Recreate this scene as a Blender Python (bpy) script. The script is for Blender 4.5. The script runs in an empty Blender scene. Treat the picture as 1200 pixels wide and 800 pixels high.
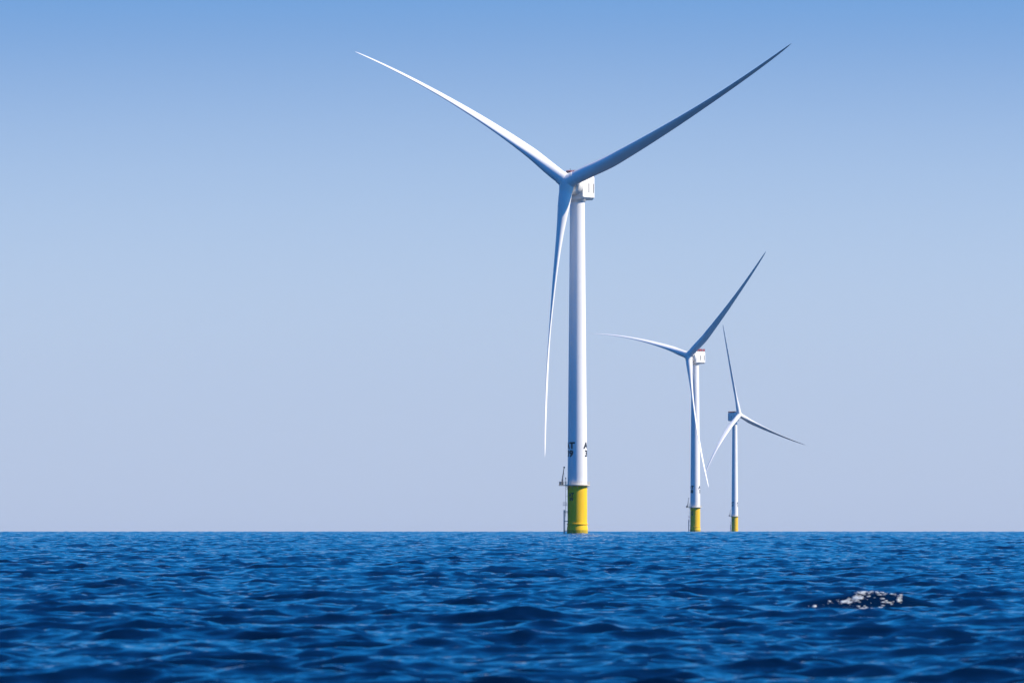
import bpy, math, random
import numpy as np
from mathutils import Vector, Matrix

random.seed(7)
R_EARTH = 6.371e6
CAM_Z = 3.0
rad = math.radians
scene = bpy.context.scene
COL = scene.collection

# ------------------------------------------------------------------ materials
def principled(name, color, rough=0.5, metal=0.0, spec=0.5):
    m = bpy.data.materials.new(name); m.use_nodes = True
    b = m.node_tree.nodes['Principled BSDF']
    b.inputs['Base Color'].default_value = (*color, 1)
    b.inputs['Roughness'].default_value = rough
    b.inputs['Metallic'].default_value = metal
    b.inputs['Specular IOR Level'].default_value = spec
    return m

def weathered(name, color, dirt, rough=0.45, scale=0.35, streak=0.12, amount=0.35, spec=.25):
    """paint with faint run-off streaks and blotches in object space"""
    m = principled(name, color, rough, spec=spec)
    nt = m.node_tree; b = nt.nodes['Principled BSDF']
    tc = nt.nodes.new('ShaderNodeTexCoord')
    mp = nt.nodes.new('ShaderNodeMapping'); mp.inputs['Scale'].default_value = (1, 1, streak)
    n1 = nt.nodes.new('ShaderNodeTexNoise'); n1.inputs['Scale'].default_value = scale; n1.inputs['Detail'].default_value = 6
    rp = nt.nodes.new('ShaderNodeValToRGB')
    rp.color_ramp.elements[0].position = 0.48; rp.color_ramp.elements[0].color = (0, 0, 0, 1)
    rp.color_ramp.elements[1].position = 0.78; rp.color_ramp.elements[1].color = (amount,) * 3 + (1,)
    mx = nt.nodes.new('ShaderNodeMix'); mx.data_type = 'RGBA'
    mx.inputs['A'].default_value = (*color, 1); mx.inputs['B'].default_value = (*dirt, 1)
    L = nt.links.new
    L(tc.outputs['Object'], mp.inputs['Vector']); L(mp.outputs[0], n1.inputs['Vector'])
    L(n1.outputs[0], rp.inputs[0]); L(rp.outputs[0], mx.inputs['Factor'])
    L(mx.outputs['Result'], b.inputs['Base Color'])
    return m

M = dict(
    white=weathered('white_tower_paint', (0.80, 0.80, 0.80), (0.66, 0.66, 0.63)),
    blade=weathered('white_blade_gelcoat', (0.80, 0.80, 0.80), (0.70, 0.70, 0.68), rough=0.38, streak=1.0, amount=0.2),
    nacelle=weathered('white_nacelle_panel', (0.80, 0.79, 0.77), (0.6, 0.59, 0.56), scale=0.8),
    yellow=weathered('yellow_marine_paint', (0.88, 0.55, 0.025), (0.55, 0.36, 0.02), scale=0.5, amount=0.5, rough=0.6, spec=.1),
    growth=weathered('yellow_paint_with_marine_growth', (0.50, 0.36, 0.02), (0.10, 0.10, 0.03), scale=1.2, amount=0.9),
    galv=principled('galvanised_steel', (0.30, 0.31, 0.33), 0.45, 0.6),
    dark=principled('dark_grey_paint', (0.035, 0.04, 0.05), 0.5),
    red=principled('red_marking_paint', (0.36, 0.04, 0.05), 0.5),
    letter=principled('black_lettering', (0.012, 0.014, 0.02), 0.5),
    foam=principled('sea_foam', (0.78, 0.81, 0.80), 0.85),
    railw=principled('pale_railing_paint', (0.62, 0.55, 0.42), 0.5),
)

# ------------------------------------------------------------------ mesh kit
class MB:
    def __init__(s): s.v = []; s.f = []; s.sm = []
    def add(s, vs, fs, smooth=False):
        o = len(s.v); s.v += [tuple(p) for p in vs]
        s.f += [tuple(i + o for i in f) for f in fs]; s.sm += [smooth] * len(fs)
    def box(s, c, size, rot=None, bevel=0.0):
        x, y, z = [d / 2 for d in size]; c = Vector(c)
        b = bevel
        if b <= 0:
            vs = [Vector((i * x, j * y, k * z)) for i in (-1, 1) for j in (-1, 1) for k in (-1, 1)]
            fs = [(0, 1, 3, 2), (4, 6, 7, 5), (0, 4, 5, 1), (2, 3, 7, 6), (0, 2, 6, 4), (1, 5, 7, 3)]
        else:
            ring = [(x, y - b), (x - b, y), (-x + b, y), (-x, y - b), (-x, -y + b), (-x + b, -y), (x - b, -y), (x, -y + b)]
            kx, ky = (x - b) / x, (y - b) / y
            vs = []
            for zz, q in ((-z, 0), (-z + b, 1), (z - b, 1), (z, 0)):
                for (px, py) in ring:
                    vs.append(Vector((px * (1 if q else kx), py * (1 if q else ky), zz)))
            fs = [tuple(range(7, -1, -1)), tuple(range(24, 32))]
            for r in range(3):
                for i in range(8):
                    j = (i + 1) % 8
                    fs.append((r * 8 + i, r * 8 + j, r * 8 + 8 + j, r * 8 + 8 + i))
        if rot: vs = [rot @ v for v in vs]
        s.add([v + c for v in vs], fs)
    def rings(s, rings, closed=True, cap=True, smooth=True):
        n = len(rings[0]); vs = [p for r in rings for p in r]; fs = []
        for k in range(len(rings) - 1):
            for i in range(n):
                j = (i + 1) % n
                fs.append((k * n + i, k * n + j, (k + 1) * n + j, (k + 1) * n + i))
        s.add(vs, fs, smooth)
        if cap:
            s.add(rings[0], [tuple(range(n - 1, -1, -1))]); s.add(rings[-1], [tuple(range(n))])
    def tube(s, a, b, r, r2=None, n=10, smooth=True):
        a, b = Vector(a), Vector(b); r2 = r if r2 is None else r2
        d = (b - a).normalized(); q = d.to_track_quat('Z', 'Y')
        mk = lambda c, rr: [c + q @ Vector((rr * math.cos(t), rr * math.sin(t), 0)) for t in [2 * math.pi * i / n for i in range(n)]]
        s.rings([mk(a, r), mk(b, r2)], smooth=smooth)
    def lathe(s, prof, n=64, cap=True, smooth=True):
        s.rings([[(r * math.cos(t), r * math.sin(t), z) for t in [2 * math.pi * i / n for i in range(n)]] for r, z in prof], cap=cap, smooth=smooth)
    def build(s, name, mat, parent=None, matrix=None, label=None):
        me = bpy.data.meshes.new(name)
        vs = s.v
        if matrix is not None: vs = [matrix @ Vector(p) for p in vs]
        me.from_pydata([tuple(p) for p in vs], [], s.f); me.polygons.foreach_set('use_smooth', s.sm)
        me.validate(); me.update(); me.materials.append(mat)
        o = bpy.data.objects.new(name, me); COL.objects.link(o)
        if parent is not None: o.parent = parent
        if label: o['label'] = label
        return o

# ------------------------------------------------------------------ lettering wrapped on a cylinder
def lettering(text, size, ang_c, z_c, radius_at, parent, name='lettering', thick=0.03, xs=1.0):
    """text block wrapped round the tower, centred at azimuth ang_c (0 = towards the viewer's boat)"""
    cu = bpy.data.curves.new('text_source', 'FONT'); cu.body = text; cu.size = size
    cu.align_x = 'CENTER'; cu.align_y = 'CENTER'; cu.offset = size * 0.045
    cu.space_line = 0.92; cu.space_character = 1.05; cu.resolution_u = 4
    ob = bpy.data.objects.new('text_source', cu); COL.objects.link(ob)
    bpy.context.view_layer.update()
    me = bpy.data.meshes.new_from_object(ob.evaluated_get(bpy.context.evaluated_depsgraph_get()))
    bpy.data.objects.remove(ob)
    import bmesh
    bm = bmesh.new(); bm.from_mesh(me)
    bmesh.ops.triangulate(bm, faces=bm.faces[:])
    for _ in range(4):
        bmesh.ops.subdivide_edges(bm, edges=[e for e in bm.edges if e.calc_length() > 0.3], cuts=1)
        bmesh.ops.triangulate(bm, faces=bm.faces[:])
    for v in bm.verts:
        x, z = v.co.x * xs, z_c + v.co.y
        r = radius_at(z) + thick; a = ang_c + x / radius_at(z)
        v.co = Vector((r * math.sin(a), -r * math.cos(a), z))
    bm.to_mesh(me); bm.free(); me.name = name
    me.materials.clear(); me.materials.append(M['letter'])
    o = bpy.data.objects.new(name, me); COL.objects.link(o); o.parent = parent
    return o

# ------------------------------------------------------------------ blade
ROTOR_R = 98.6
SPAN = [(0.0, 4.7, 1.0, 26), (.045, 4.7, 1.0, 26), (.09, 4.9, .86, 26), (.14, 4.95, .66, 25), (.19, 4.9, .50, 23), (.25, 4.6, .40, 21),
        (.32, 4.2, .33, 19), (.40, 3.75, .29, 16), (.50, 3.2, .255, 12), (.60, 2.6, .235, 8), (.70, 2.15, .22, 5), (.80, 1.75, .20, 2.5),
        (.88, 1.4, .19, 1), (.94, 1.05, .18, 0), (.975, .75, .18, 0), (.992, .45, .18, 0), (1.0, .14, .2, 0)]
def lerp_table(s):
    for a, b in zip(SPAN, SPAN[1:]):
        if s <= b[0] + 1e-9:
            f = (s - a[0]) / (b[0] - a[0]); f = min(max(f, 0), 1)
            return [a[i] + (b[i] - a[i]) * f for i in range(4)]
    return list(SPAN[-1])

def blade_mesh(C, e, u, a, th, pitch, bendP, A, B, G):
    d = e * math.cos(th) + u * math.sin(th)
    t = e * math.sin(th) - u * math.cos(th)                 # clockwise seen from the front
    zs = Vector((0, 0, -1)) + d * d.z
    nb = a * math.cos(bendP) - t * math.sin(bendP)
    rings = []; NS = 56; NP = 28
    for k in range(NS + 1):
        s = (k / NS) ** 1.0
        s = .022 + .978 * s
        _, ch, tr, tw = lerp_table(s)
        q_ = min(max((s - .35) / .4, 0), 1); q_ = q_ * q_ * (3 - 2 * q_)
        be = rad(pitch[0] + (pitch[1] - pitch[0]) * q_ + tw)
        cdir = t * math.cos(be) + a * math.sin(be); ndir = a * math.cos(be) - t * math.sin(be)
        cen = C + d * (s * ROTOR_R) + a * (A * s) + nb * (B * s ** 2.2) + zs * (G * s ** 2.2)
        w = min(max((s - .05) / .15, 0), 1); w = w * w * (3 - 2 * w)
        ring = []
        for i in range(NP):
            ph = 2 * math.pi * i / NP
            cx = math.cos(ph)                                # +1 = leading edge
            xr = (1 + cx) / 2
            # circle -> airfoil: sharp trailing edge (xr=0)
            yc = math.sin(ph) * .5
            xf = 1 - xr
            ya = 5 * .2 * (.2969 * math.sqrt(max(xf, 0)) - .126 * xf - .3516 * xf ** 2 + .2843 * xf ** 3 - .1036 * xf ** 4) / .2 * (1 if math.sin(ph) >= 0 else -1)
            y = (yc * (1 - w) + ya * w) * tr * ch
            x = (xr - (.5 * (1 - w) + .66 * w)) * ch
            ring.append(cen + cdir * x + ndir * y)
        rings.append(ring)
    mb = MB(); mb.rings(rings, smooth=True); return mb

# ------------------------------------------------------------------ turbine
def tower_r(z):                       # z above local sea
    f = (z - 17.9) / (118.2 - 17.9); return 3.5 + (2.62 - 3.5) * min(max(f, 0), 1)

def railing(mb, pts, h=1.1, closed=True, post_every=1.2, r=.035):
    n = len(pts)
    for i in range(n if closed else n - 1):
        a = Vector(pts[i]); b = Vector(pts[(i + 1) % n]); L = (b - a).length
        for hh in (h, h * .55): mb.tube(a + Vector((0, 0, hh)), b + Vector((0, 0, hh)), r, n=6)
        k = max(1, round(L / post_every))
        for j in range(k):
            p = a.lerp(b, j / k); mb.tube(p, p + Vector((0, 0, h)), r * 1.2, n=6)

def make_turbine(px, D, psi, th0, ox, H, bendP, number, label, pitch):
    base_x = (px - 600) / 10000 * D
    z0 = -D * D / (2 * R_EARTH) - base_x ** 2 / (2 * R_EARTH)
    t = bpy.data.objects.new('wind_turbine', None); COL.objects.link(t)
    t.location = (base_x, D, z0); t.empty_display_size = 5
    t['label'] = label; t['category'] = 'wind turbine'; t['group'] = 'offshore wind turbines standing in the sea'
    PH = 17.6
    # foundation
    mb = MB(); mb.lathe([(3.72, -8), (3.72, 2.2), (3.56, 3.0), (3.5, 4.2), (3.5, PH - .35)])
    fo = mb.build('foundation', M['yellow'], t)
    mb = MB(); mb.lathe([(3.5, 3.42), (3.78, 3.45), (3.78, 3.75), (3.5, 3.78)], cap=False, smooth=False); mb.build('flange_ring', M['yellow'], fo)
    mb = MB(); mb.lathe([(3.74, -3), (3.745, .9), (3.735, 1.5)], cap=False); mb.build('splash_zone', M['growth'], fo)
    lettering('AT\n' + number, 1.7, rad(-40), 13.2, lambda z: 3.5, fo, xs=1.0, thick=.04)
    # platform
    mb = MB()
    n = 48
    rim = []
    for i in range(n):
        a = 2 * math.pi * i / n
        x, y = 4.45 * math.sin(a), -4.45 * math.cos(a)
        rim.append((x, y))
    top = [(x, y, PH) for x, y in rim]; bot = [(x, y, PH - .3) for x, y in rim]
    mb.rings([bot, top], smooth=False)
    mb.box((-5.0, -.9, PH - .23), (3.2, 4.0, .42))
    for k in range(12):
        a = 2 * math.pi * k / 12
        dirv = Vector((math.sin(a), -math.cos(a), 0))
        mb.tube(dirv * 3.45 + Vector((0, 0, PH - 1.3)), dirv * 4.2 + Vector((0, 0, PH - .35)), .09, n=6)
    pf = mb.build('platform', M['railw'], t)
    mb = MB()
    arc = [(4.38 * math.sin(a), -4.38 * math.cos(a), PH) for a in [rad(-40 + 10 * k) for k in range(27)]]
    railing(mb, arc, closed=False, post_every=1.0)
    railing(mb, [(-4.3, 1.0, PH), (-6.5, 1.0, PH), (-6.5, -2.8, PH), (-3.2, -2.85, PH)], closed=False, post_every=.8, r=.05)
    mb.build('railing', M['railw'], pf)
    mb = MB()
    mb.box((-5.9, -1.0, PH + .55), (1.1, 2.2, 1.0), bevel=.06); mb.build('equipment_cabinet', M['galv'], pf)
    # davit crane
    mb = MB()
    mb.tube((-5.4, -2.0, PH), (-5.4, -2.0, PH + 2.0), .26, .22, n=14)
    cr = mb.build('davit_crane', M['dark'], t)
    mb = MB(); mb.tube((-5.4, -2.0, PH + 1.8), (-4.75, -2.2, PH + 6.0), .17, .12, n=10)
    mb.box((-4.7, -2.2, PH + 6.15), (.6, .4, .5), bevel=.05)
    mb.tube((-4.9, -2.2, PH + 1.3), (-4.75, -2.2, PH + 4.2), .05, n=6); mb.build('crane_boom', M['dark'], cr)
    # navigation lantern and mast
    mb = MB(); mb.tube((-4.15, -1.2, PH), (-4.15, -1.2, PH + 2.6), .07, n=8); mb.tube((-4.15, -1.2, PH + 2.0), (-4.15, -1.2, PH + 2.5), .17, n=12)
    mb.build('navigation_lantern', M['dark'], t)
    # ladder down the foundation + rest platform
    mb = MB()
    for s in (-.28, .28): mb.tube((-4.2, -.9 + s, 6.3), (-4.2, -.9 + s, PH), .055, n=6)
    for k in range(38): mb.tube((-4.2, -1.18, 6.4 + k * .3), (-4.2, -.62, 6.4 + k * .3), .022, n=4)
    for zz in (7.5, 10.5, 13.5, 16): 
        for s in (-.28, .28): mb.tube((-4.2, -.9 + s, zz), (-3.35, -.9 + s, zz), .05, n=6)
    mb.build('ladder', M['galv'], t)
    mb = MB(); mb.box((-4.45, -1.0, 10.2), (1.3, 1.8, .14)); railing(mb, [(-3.9, -.15, 10.27), (-5.05, -.15, 10.27), (-5.05, -1.85, 10.27), (-3.9, -1.85, 10.27)], closed=False, post_every=.6, r=.04)
    mb.build('rest_platform', M['galv'], t)
    # boat landing
    mb = MB()
    for yy in (-2.1, 0.1):
        mb.tube((-4.75, yy, -4), (-4.75, yy, 8.6), .2, n=14)
        for zz in (1.2, 4.6, 8.0): mb.tube((-4.75, yy, zz), (-3.3, yy * .7 - .2, zz), .13, n=8)
    for s in (-.3, .3): mb.tube((-4.4, -1.0 + s, -3), (-4.4, -1.0 + s, 8.8), .06, n=6)
    for k in range(38): mb.tube((-4.4, -1.3, -2.5 + k * .3), (-4.4, -.7, -2.5 + k * .3), .025, n=4)
    mb.build('boat_landing', M['galv'], t)
    # cable tube
    mb = MB(); mb.tube((1.2, 3.9, -5), (1.2, 3.75, PH - .4), .18, n=10); mb.build('cable_tube', M['yellow'], t)
    # tower
    mb = MB()
    prof = [(3.5, PH + .01)]
    for zf in (37.5, 63, 90): prof += [(tower_r(zf) , zf)]
    prof += [(2.62, 118.2)]
    mb.lathe(prof, n=96)
    tw = mb.build('tower', M['white'], t)
    for zf in (37.5, 63, 90):
        mb = MB(); r = tower_r(zf); mb.lathe([(r - .02, zf - .06), (r + .018, zf - .05), (r + .018, zf + .05), (r - .02, zf + .06)], n=96, cap=False, smooth=False); mb.build('weld_seam', M['white'], tw)
    mb = MB(); mb.lathe([(3.5, PH + .01), (3.62, PH + .01), (3.62, PH + .2), (3.5, PH + .2)], n=64, cap=False, smooth=False); mb.build('base_flange', M['nacelle'], tw)
    for ang in (-58, 82, 192):
        lettering('AT\n' + number, 3.1, rad(ang), 30.0, tower_r, tw, thick=.05, xs=1.2)
    mb = MB()
    dm = Matrix.Rotation(rad(200), 4, 'Z')
    mb.box((0, -3.5, PH + 1.5), (1.1, .16, 2.3), bevel=.04); mb.build('door', M['dark'], tw, matrix=dm)
    # nacelle group, built along rotor axis
    az = Vector((-math.sin(psi), -math.cos(psi), 0)); up = Vector((0, 0, 1)); e = Vector((math.cos(psi), -math.sin(psi), 0))
    tau = rad(7.4)
    a = az * math.cos(tau) + up * math.sin(tau); u = up * math.cos(tau) - az * math.sin(tau)
    C = Vector((0, 0, H)) + az * ox
    fr = Matrix((( e.x, az.x, 0, 0), (e.y, az.y, 0, 0), (0, 0, 1, 0), (0, 0, 0, 1)))   # local x=e, y=forward axis, z=up
    mb = MB(); mb.lathe([(2.62, 118.2), (2.9, 118.25), (2.9, 118.9), (3.1, 119.0), (3.1, 119.6)], n=64); mb.build('yaw_bearing', M['nacelle'], t)
    zb, zt = 119.0, 127.9
    mb = MB()
    # nacelle body: chamfered section swept along the axis
    hw = 3.8
    sec = [(-hw, zb + .9), (-hw + .9, zb), (hw - .9, zb), (hw, zb + .9), (hw, zt - .9), (hw - .7, zt), (-hw + .7, zt), (-hw, zt - .9)]
    def sect(y, k): 
        zc = (zb + zt) / 2
        return [(x * k, y, zc + (z - zc) * k) for x, z in sec]
    mb.rings([sect(-6.6, .93), sect(-6.1, 1), sect(2.5, 1), sect(2.9, .95)], smooth=False)
    na = mb.build('nacelle', M['nacelle'], t, matrix=fr)
    for sx in (-1, 1):
        for (yy, wd) in ((-1.6, .55), (-5.3, .5)):
            mb = MB(); mb.box((sx * (hw + .01), yy, 123.2), (.07, wd, 3.3))
            mb.build('side_vent', M['dark'], na, matrix=fr)
        mb = MB()
        mb.box((sx * (hw + .005), .6, 123.2), (.03, .05, 6.2))
        mb.build('panel_joint', M['galv'], na, matrix=fr)
    mb = MB()
    mb.box((0, -6.62, 123.4), (3.4, .08, 3.6))
    mb.build('rear_vent', M['dark'], na, matrix=fr)
    # roof hoist platform with coloured railing, cooler, masts
    mb = MB(); mb.box((0, -2.2, zt + .06), (7.0, 8.4, .14)); 
    hp = mb.build('hoist_platform', M['galv'], na, matrix=fr)
    mb = MB(); railing(mb, [(-3.4, -6.3, zt + .12), (3.4, -6.3, zt + .12), (3.4, 2.0, zt + .12), (-3.4, 2.0, zt + .12)], h=1.45, post_every=1.0, r=.07)
    mb.build('hoist_railing', M['red'], hp, matrix=fr)
    for yy in (-6.32, 2.02):
        for xx in (-2.6, 0., 2.6):
            mb = MB(); mb.box((xx, yy, zt + .72), (1.7, .07, 1.15)); mb.build('guard_panel', M['dark'], hp, matrix=fr)
    for sx in (-1, 1):
        for yy in (-5.2, -2.2, .6):
            mb = MB(); mb.box((sx * 3.42, yy, zt + .72), (.07, 1.7, 1.1)); mb.build('guard_panel', M['red'], hp, matrix=fr)
    for xx in (-2.2, 2.2):
        mb = MB(); mb.tube((xx, 1.2, zt), (xx, 1.2, zt + 1.9), .05, n=6); mb.tube((xx, 1.2, zt + 1.9), (xx, 1.2, zt + 2.15), .14, n=8); mb.build('aviation_light', M['dark'], na, matrix=fr)
    # generator drum, between nacelle and hub
    q = Matrix((( e.x, u.x, a.x, 0), (e.y, u.y, a.y, 0), (e.z, u.z, a.z, 0), (0, 0, 0, 1)))
    mq = Matrix.Translation(C) @ q
    g0 = -(ox - 2.7) ; 
    mb = MB(); g1 = -2.2
    mb.lathe([(2.6, g0 - .4), (3.75, g0), (3.95, g0 + .25), (3.95, g1 - .5), (3.6, g1 - .1), (2.4, g1)], n=64); 
    mb.build('generator', M['nacelle'], t, matrix=mq)
    # hub: rounded body with three blade collars
    mb = MB()
    prof = []
    for k in range(15):
        an = rad(-70 + 160 * k / 14); prof.append((max(.05, 3.05 * math.cos(an)), 2.7 * math.sin(an)))
    mb.lathe(prof, n=48)
    hub = mb.build('hub', M['blade'], t, matrix=mq)
    B_, A_, G_ = 9.04, 1.33, 2.24
    for k in range(3):
        th = th0 - k * 2 * math.pi / 3
        d = e * math.cos(th) + u * math.sin(th)
        mb = MB(); mb.tube(C + d * .6, C + d * 3.0, 2.75, 2.45, n=40); mb.tube(C + d * 3.0, C + d * 3.18, 2.5, 2.5, n=40)
        mb.build('blade_collar', M['nacelle'], hub)
        blade_mesh(C, e, u, a, th, pitch[k], bendP, A_, B_, G_).build('blade', M['blade'], t)
    return t

make_turbine(676.6, 3040, rad(26.75), rad(144.69), 8.18, 125.0, rad(70.2), '39',
             'nearest and tallest white wind turbine on a bright yellow foundation, marked AT 39',
             pitch=[(110, 112), (112, 112), (114, 92)])
make_turbine(814.7, 6045, rad(45.26), rad(163.5), 6.6, 124.6, rad(96.7), '38',
             'middle-sized white wind turbine with its rotor turned left, right behind the largest one', pitch=[(110, 115), (112, 112), (104, 94)])
make_turbine(861, 9120, rad(-46.0), rad(98.1), 6.6, 125.6, rad(44.5), '37',
             'smallest and farthest white wind turbine, its rotor turned to the right of its tower', pitch=[(88, 92), (108, 108), (106, 100)])

# ------------------------------------------------------------------ sea
def fft_tile(N, L, lam_min, lam_max, kp, wind, spread, seed, hs):
    rng = np.random.default_rng(seed)
    k1 = 2 * np.pi * np.fft.fftfreq(N, L / N)
    kx, ky = np.meshgrid(k1, k1, indexing='ij'); k = np.hypot(kx, ky); k[0, 0] = 1
    cosd = (kx * wind[0] + ky * wind[1]) / k
    S = k ** -4.0 * np.exp(-(kp / k) ** 2) * (np.where(cosd > 0, np.abs(cosd) ** spread, .12 * np.abs(cosd) ** spread) + .02)
    S *= (k > 2 * np.pi / lam_max) * np.exp(-(k * lam_min / 2 / np.pi) ** 2); S[0, 0] = 0
    h = (rng.normal(size=(N, N)) + 1j * rng.normal(size=(N, N))) * np.sqrt(S)
    H = np.fft.ifft2(h); 
    z = H.real; sc = hs / 4 / z.std()
    dx = np.fft.ifft2(1j * kx / k * h).real; dy = np.fft.ifft2(1j * ky / k * h).real
    return (z * sc).astype(np.float32), (dx * sc).astype(np.float32), (dy * sc).astype(np.float32)

def sample(tile, L, x, y):
    N = tile[0].shape[0]; fx = x / L * N; fy = y / L * N
    ix = np.floor(fx).astype(np.int64); iy = np.floor(fy).astype(np.int64); ax = (fx - ix).astype(np.float32); ay = (fy - iy).astype(np.float32)
    i0, i1, j0, j1 = ix % N, (ix + 1) % N, iy % N, (iy + 1) % N
    return [t[i0, j0] * (1 - ax) * (1 - ay) + t[i1, j0] * ax * (1 - ay) + t[i0, j1] * (1 - ax) * ay + t[i1, j1] * ax * ay for t in tile]

WIND = np.array([-.30, -.954])
T_BIG = fft_tile(512, 263.0, 4.5, 60, 2 * np.pi / 9, WIND, 7, 11, .56)
T_MID = fft_tile(1024, 71.0, .35, 6.0, 2 * np.pi / 3.0, np.array([-.15, -.99]), 3, 5, .25)
CHOP = 1.1
BW = (12.35, 298.0)       # breaking wave

def sea_surface(x, y):
    """returns displaced x, y, z"""
    ca, sa = math.cos(.31), math.sin(.31)
    b = sample(T_BIG, 263.0, x + 40, y)
    m = sample(T_MID, 71.0, ca * x + sa * y + 500, -sa * x + ca * y + 900)
    r2 = x * x + y * y; r = np.sqrt(r2)
    near = np.clip(r / 40, 0, 1)                       # calmer right round the boat
    z = (b[0] + m[0]) * near
    dx = (b[1] + ca * m[1] - sa * m[2]) * CHOP * near
    dy = (b[2] + sa * m[1] + ca * m[2]) * CHOP * near
    g = np.exp(-((x - BW[0]) / 2.3) ** 2 - ((y - BW[1]) / .62) ** 2)
    g2 = np.exp(-((x - BW[0]) / 4.5) ** 2 - ((y - BW[1] + 2.5) / 5.0) ** 2)
    z = z * (1 - .75 * g2) + .74 * g
    dy = dy * (1 - g) - .45 * g
    return x + dx, y + dy, z - r2 / (2 * R_EARTH)

# rings: fine where seen, coarse close by and beyond the horizon
rs = [4.0]
while rs[-1] < 13500:
    r = rs[-1]
    if r < 140: st = r * .03 if r < 110 else r * .008
    elif r < 7000: st = r * .00115
    else: st = r * .02
    rs.append(r + st)
rs = np.array(rs)
fine = np.linspace(-rad(4.6), rad(4.6), 900)
left = -np.geomspace(rad(4.6), math.pi, 150)[::-1]; right = np.geomspace(rad(4.6), math.pi, 150)
th = np.concatenate([left[:-1], fine, right[1:-1]])
nr, nt = len(rs), len(th)
print('sea grid', nr, nt)
RR, TT = np.meshgrid(rs, th, indexing='ij')
X = (RR * np.sin(TT)).ravel(); Y = (RR * np.cos(TT)).ravel()
xs_, ys_, zs_ = sea_surface(X, Y)
co = np.empty((nr * nt + 1, 3), np.float32)
co[:-1, 0] = xs_; co[:-1, 1] = ys_; co[:-1, 2] = zs_; co[-1] = (0, 0, 0)
i = np.arange(nr - 1)[:, None] * nt; j = np.arange(nt)[None, :]; jn = (j + 1) % nt
quads = np.stack([i + j, i + jn, i + nt + jn, i + nt + j], -1).reshape(-1, 4)[:, ::-1]
tris = np.stack([np.full(nt, nr * nt), (np.arange(nt) + 1) % nt, np.arange(nt)], -1)
me = bpy.data.meshes.new('sea')
me.vertices.add(len(co)); me.vertices.foreach_set('co', co.ravel())
loops = np.concatenate([quads.ravel(), tris.ravel()]).astype(np.int32)
me.loops.add(len(loops)); me.loops.foreach_set('vertex_index', loops)
starts = np.concatenate([np.arange(len(quads)) * 4, len(quads) * 4 + np.arange(nt) * 3]).astype(np.int32)
me.polygons.add(len(starts)); me.polygons.foreach_set('loop_start', starts)
me.polygons.foreach_set('use_smooth', np.ones(len(starts), bool))
me.update(calc_edges=True)
sea = bpy.data.objects.new('sea', me); COL.objects.link(sea); sea['kind'] = 'structure'

m = bpy.data.materials.new('sea_water'); m.use_nodes = True
nt_ = m.node_tree; b = nt_.nodes['Principled BSDF']
b.inputs['Base Color'].default_value = (0.0003, 0.0065, 0.026, 1)
b.inputs['Roughness'].default_value = 0.06
b.inputs['IOR'].default_value = 1.333
tc = nt_.nodes.new('ShaderNodeTexCoord')
prev = None
for sc_, det, st, dist in ((1.4, 4, 1.0, .055), (5.5, 3, 1.0, .012)):
    mp = nt_.nodes.new('ShaderNodeMapping'); mp.inputs['Scale'].default_value = (.4, 1.0, 1.0)
    nz = nt_.nodes.new('ShaderNodeTexNoise'); nz.inputs['Scale'].default_value = sc_; nz.inputs['Detail'].default_value = det
    nz.inputs['Distortion'].default_value = .4
    bp = nt_.nodes.new('ShaderNodeBump'); bp.inputs['Strength'].default_value = st; bp.inputs['Distance'].default_value = dist
    nt_.links.new(tc.outputs['Object'], mp.inputs[0]); nt_.links.new(mp.outputs[0], nz.inputs['Vector']); nt_.links.new(nz.outputs[0], bp.inputs['Height'])
    if prev: nt_.links.new(prev.outputs[0], bp.inputs['Normal'])
    prev = bp
nt_.links.new(prev.outputs[0], b.inputs['Normal'])
me.materials.append(m)

# foam on the breaking crest
mb = MB()
rng = random.Random(3)
def foam_blob(x, y, sx, sy, sz):
    X_, Y_, Z_ = sea_surface(np.array([x]), np.array([y])); c = Vector((float(X_[0]), float(Y_[0]), float(Z_[0])))
    vs = []; fs = []; n1, n2 = 7, 5; ph0 = rng.random() * 6
    for a_ in range(n2):
        v = math.pi * (a_ + .5) / n2
        for b_ in range(n1):
            w = 2 * math.pi * b_ / n1 + ph0; k = .7 + .6 * rng.random()
            vs.append(c + Vector((sx * math.sin(v) * math.cos(w) * k, sy * math.sin(v) * math.sin(w) * k, sz * math.cos(v) * k)))
    for a_ in range(n2 - 1):
        for b_ in range(n1):
            c2 = (b_ + 1) % n1; fs.append((a_ * n1 + b_, (a_ + 1) * n1 + b_, (a_ + 1) * n1 + c2, a_ * n1 + c2))
    fs.append(tuple(range(n1))); fs.append(tuple((n2 - 1) * n1 + q for q in range(n1 - 1, -1, -1)))
    mb.add(vs, fs, True)
clusters = [(-.62, -.52, 22, .16, .05), (-.38, -.42, 22, .14, .05), (-.15, -.22, 10, .12, .08), (.08, -.95, 44, .17, .07), (.5, -.16, 7, .30, .05), (.80, -.58, 9, .12, .04),
            (1.15, -.35, 8, .04, .15), (-1.1, -.5, 4, .14, .10), (-.4, -.9, 5, .30, .03), (1.1, -.9, 4, .07, .03), (-1.7, -.6, 2, .1, .05), (.2, -.5, 5, .5, .2)]
for cx_, cy_, n_, spx, spy in clusters:
    for _ in range(int(n_ * 3.4)):
        s_ = .007 + .020 * rng.random() ** 2.5
        foam_blob(BW[0] + cx_ + rng.gauss(0, spx), BW[1] + cy_ + rng.gauss(0, spy), s_ * (2 + 3 * rng.random()), s_ * 1.3, s_ * .6)
fo = mb.build('sea_foam', M['foam']); fo['kind'] = 'stuff'

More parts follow.
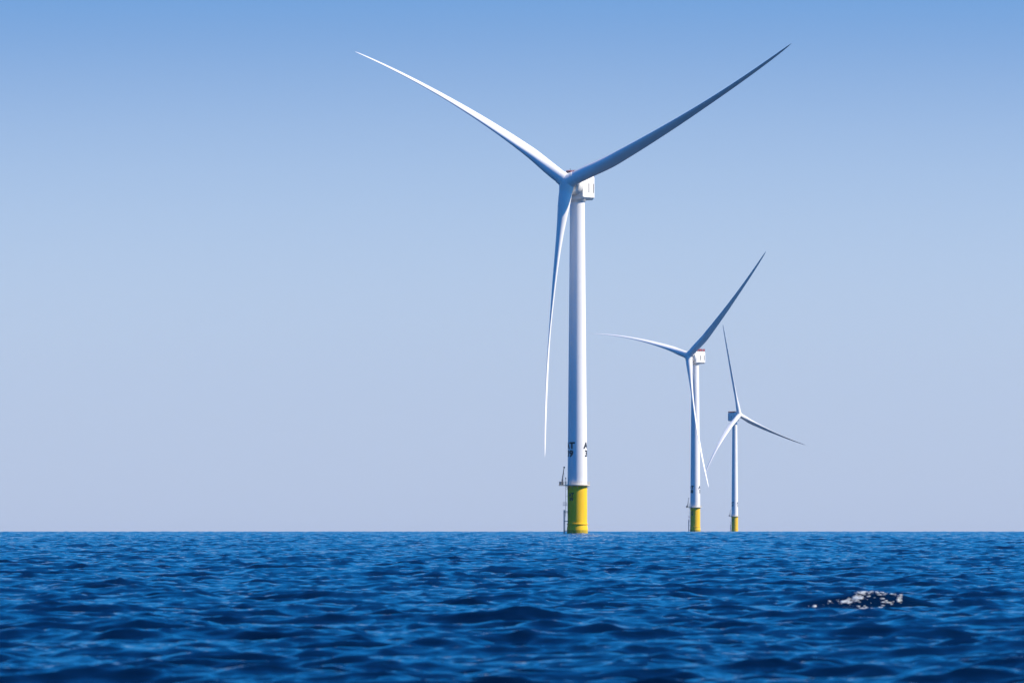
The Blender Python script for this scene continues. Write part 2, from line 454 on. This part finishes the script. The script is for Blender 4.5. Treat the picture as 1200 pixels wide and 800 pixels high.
# ------------------------------------------------------------------ haze
HZ = 8e-6
mb = MB(); mb.box((0, 0, (-17 + 236) / 2), (28200, 28200, 253))
hm = bpy.data.materials.new('haze_air'); hm.use_nodes = True
ht = hm.node_tree; ht.nodes.remove(ht.nodes['Principled BSDF'])
pv = ht.nodes.new('ShaderNodeVolumePrincipled'); pv.inputs['Density'].default_value = HZ
pv.inputs['Color'].default_value = (.55, .78, 1.0, 1); pv.inputs['Anisotropy'].default_value = .2
ht.links.new(pv.outputs[0], ht.nodes['Material Output'].inputs['Volume'])
hz = mb.build('haze', hm); hz['kind'] = 'stuff'

# ------------------------------------------------------------------ sky and sun
SUN_EL, SUN_AZ = 43.0, 98.0           # azimuth clockwise from +Y (straight ahead): the sun stands to the right
w = bpy.data.worlds.new('World'); scene.world = w; w.use_nodes = True
n = w.node_tree.nodes; L = w.node_tree.links.new
bg = n['Background']; bg.inputs[1].default_value = .15
sk = n.new('ShaderNodeTexSky'); sk.sky_type = 'NISHITA'; sk.sun_disc = False
sk.sun_elevation = rad(SUN_EL); sk.sun_rotation = rad(SUN_AZ); sk.dust_density = .6; sk.ozone_density = 2.0
tcw = n.new('ShaderNodeTexCoord')
sep = n.new('ShaderNodeSeparateXYZ'); L(tcw.outputs['Generated'], sep.inputs[0])
mxz = n.new('ShaderNodeMath'); mxz.operation = 'MAXIMUM'; mxz.inputs[1].default_value = 0.0; L(sep.outputs[2], mxz.inputs[0])
addz = n.new('ShaderNodeMath'); addz.operation = 'ADD'; addz.inputs[1].default_value = .12; L(mxz.outputs[0], addz.inputs[0])
cmb = n.new('ShaderNodeCombineXYZ'); L(sep.outputs[0], cmb.inputs[0]); L(sep.outputs[1], cmb.inputs[1]); L(addz.outputs[0], cmb.inputs[2])
nrm = n.new('ShaderNodeVectorMath'); nrm.operation = 'NORMALIZE'; L(cmb.outputs[0], nrm.inputs[0]); L(nrm.outputs[0], sk.inputs[0])
# air-mass tint by elevation (sqrt stretch so the low sky gets most of the ramp)
sq = n.new('ShaderNodeMath'); sq.operation = 'POWER'; sq.inputs[1].default_value = .5; L(mxz.outputs[0], sq.inputs[0])
rp = n.new('ShaderNodeValToRGB'); L(sq.outputs[0], rp.inputs[0])
TINT = [(0.000000, (0.6585, 0.5412, 0.5936)), (0.002500, (0.6837, 0.5629, 0.6037)), (0.008100, (0.7118, 0.5873, 0.6150)), (0.013225, (0.7286, 0.6038, 0.6237)), (0.016256, (0.7361, 0.6134, 0.6299)), (0.019600, (0.7422, 0.6239, 0.6377)), (0.023256, (0.7454, 0.6338, 0.6461)), (0.027225, (0.7416, 0.6400, 0.6535)), (0.031506, (0.7260, 0.6392, 0.6585)), (0.036100, (0.6953, 0.6290, 0.6601)), (0.041006, (0.6478, 0.6075, 0.6570)), (0.046225, (0.5792, 0.5720, 0.6473)), (0.051756, (0.4876, 0.5231, 0.6315)), (0.057600, (0.3848, 0.4724, 0.6170)), (0.063756, (0.2945, 0.4380, 0.6158)), (0.070225, (0.2315, 0.4285, 0.6340)), (0.077006, (0.1917, 0.4381, 0.6669)), (0.084100, (0.1634, 0.4560, 0.7058)), (0.102400, (0.1149, 0.4969, 0.7908)), (0.122500, (0.0908, 0.5196, 0.8472)), (0.160000, (0.0634, 0.5475, 0.9259)), (0.202500, (0.0400, 0.5660, 0.9889)), (0.270400, (0.0306, 0.5362, 0.9841)), (0.360000, (0.0250, 0.4921, 0.9650)), (0.490000, (0.0330, 0.4184, 0.9308)), (0.640000, (0.0374, 0.3992, 0.9242)), (1.000000, (0.0398, 0.4369, 0.9491))]
cr = rp.color_ramp
while len(cr.elements) > 1: cr.elements.remove(cr.elements[-1])
for k, (zz, c) in enumerate(TINT):
    el = cr.elements[0] if k == 0 else cr.elements.new(min(1, math.sqrt(zz)))
    el.position = math.sqrt(zz); el.color = (*c, 1)
mul = n.new('ShaderNodeMix'); mul.data_type = 'RGBA'; mul.blend_type = 'MULTIPLY'; mul.inputs['Factor'].default_value = 1
L(sk.outputs[0], mul.inputs['A']); L(rp.outputs[0], mul.inputs['B']); L(mul.outputs['Result'], bg.inputs[0])

sl = bpy.data.lights.new('sun', 'SUN'); sl.energy = 4.9; sl.angle = rad(.53); sl.color = (1, .86, .66)
so = bpy.data.objects.new('sun', sl); COL.objects.link(so)
sd = Vector((math.sin(rad(SUN_AZ)) * math.cos(rad(SUN_EL)), math.cos(rad(SUN_AZ)) * math.cos(rad(SUN_EL)), math.sin(rad(SUN_EL))))
so.rotation_euler = sd.to_track_quat('Z', 'Y').to_euler(); so.location = (300, 100, 400)

# ------------------------------------------------------------------ camera
cam = bpy.data.cameras.new('camera'); co_ = bpy.data.objects.new('camera', cam); COL.objects.link(co_)
cam.sensor_width = 36; cam.lens = 300
cam.clip_start = 1; cam.clip_end = 60000
co_.location = (0, 0, CAM_Z); co_.rotation_euler = (rad(90) + math.atan((613.3 - 400) / 10000), 0, 0)
cam.dof.use_dof = True; cam.dof.focus_distance = 3040; cam.dof.aperture_fstop = 4.5
scene.camera = co_

scene.view_settings.view_transform = 'Standard'; scene.view_settings.look = 'None'
scene.view_settings.exposure = 0.6; scene.view_settings.gamma = 1; scene.view_settings.use_curve_mapping = False
scene.cycles.use_denoising = True
scene.cycles.max_bounces = 6; scene.cycles.volume_bounces = 0; scene.cycles.caustics_reflective = False
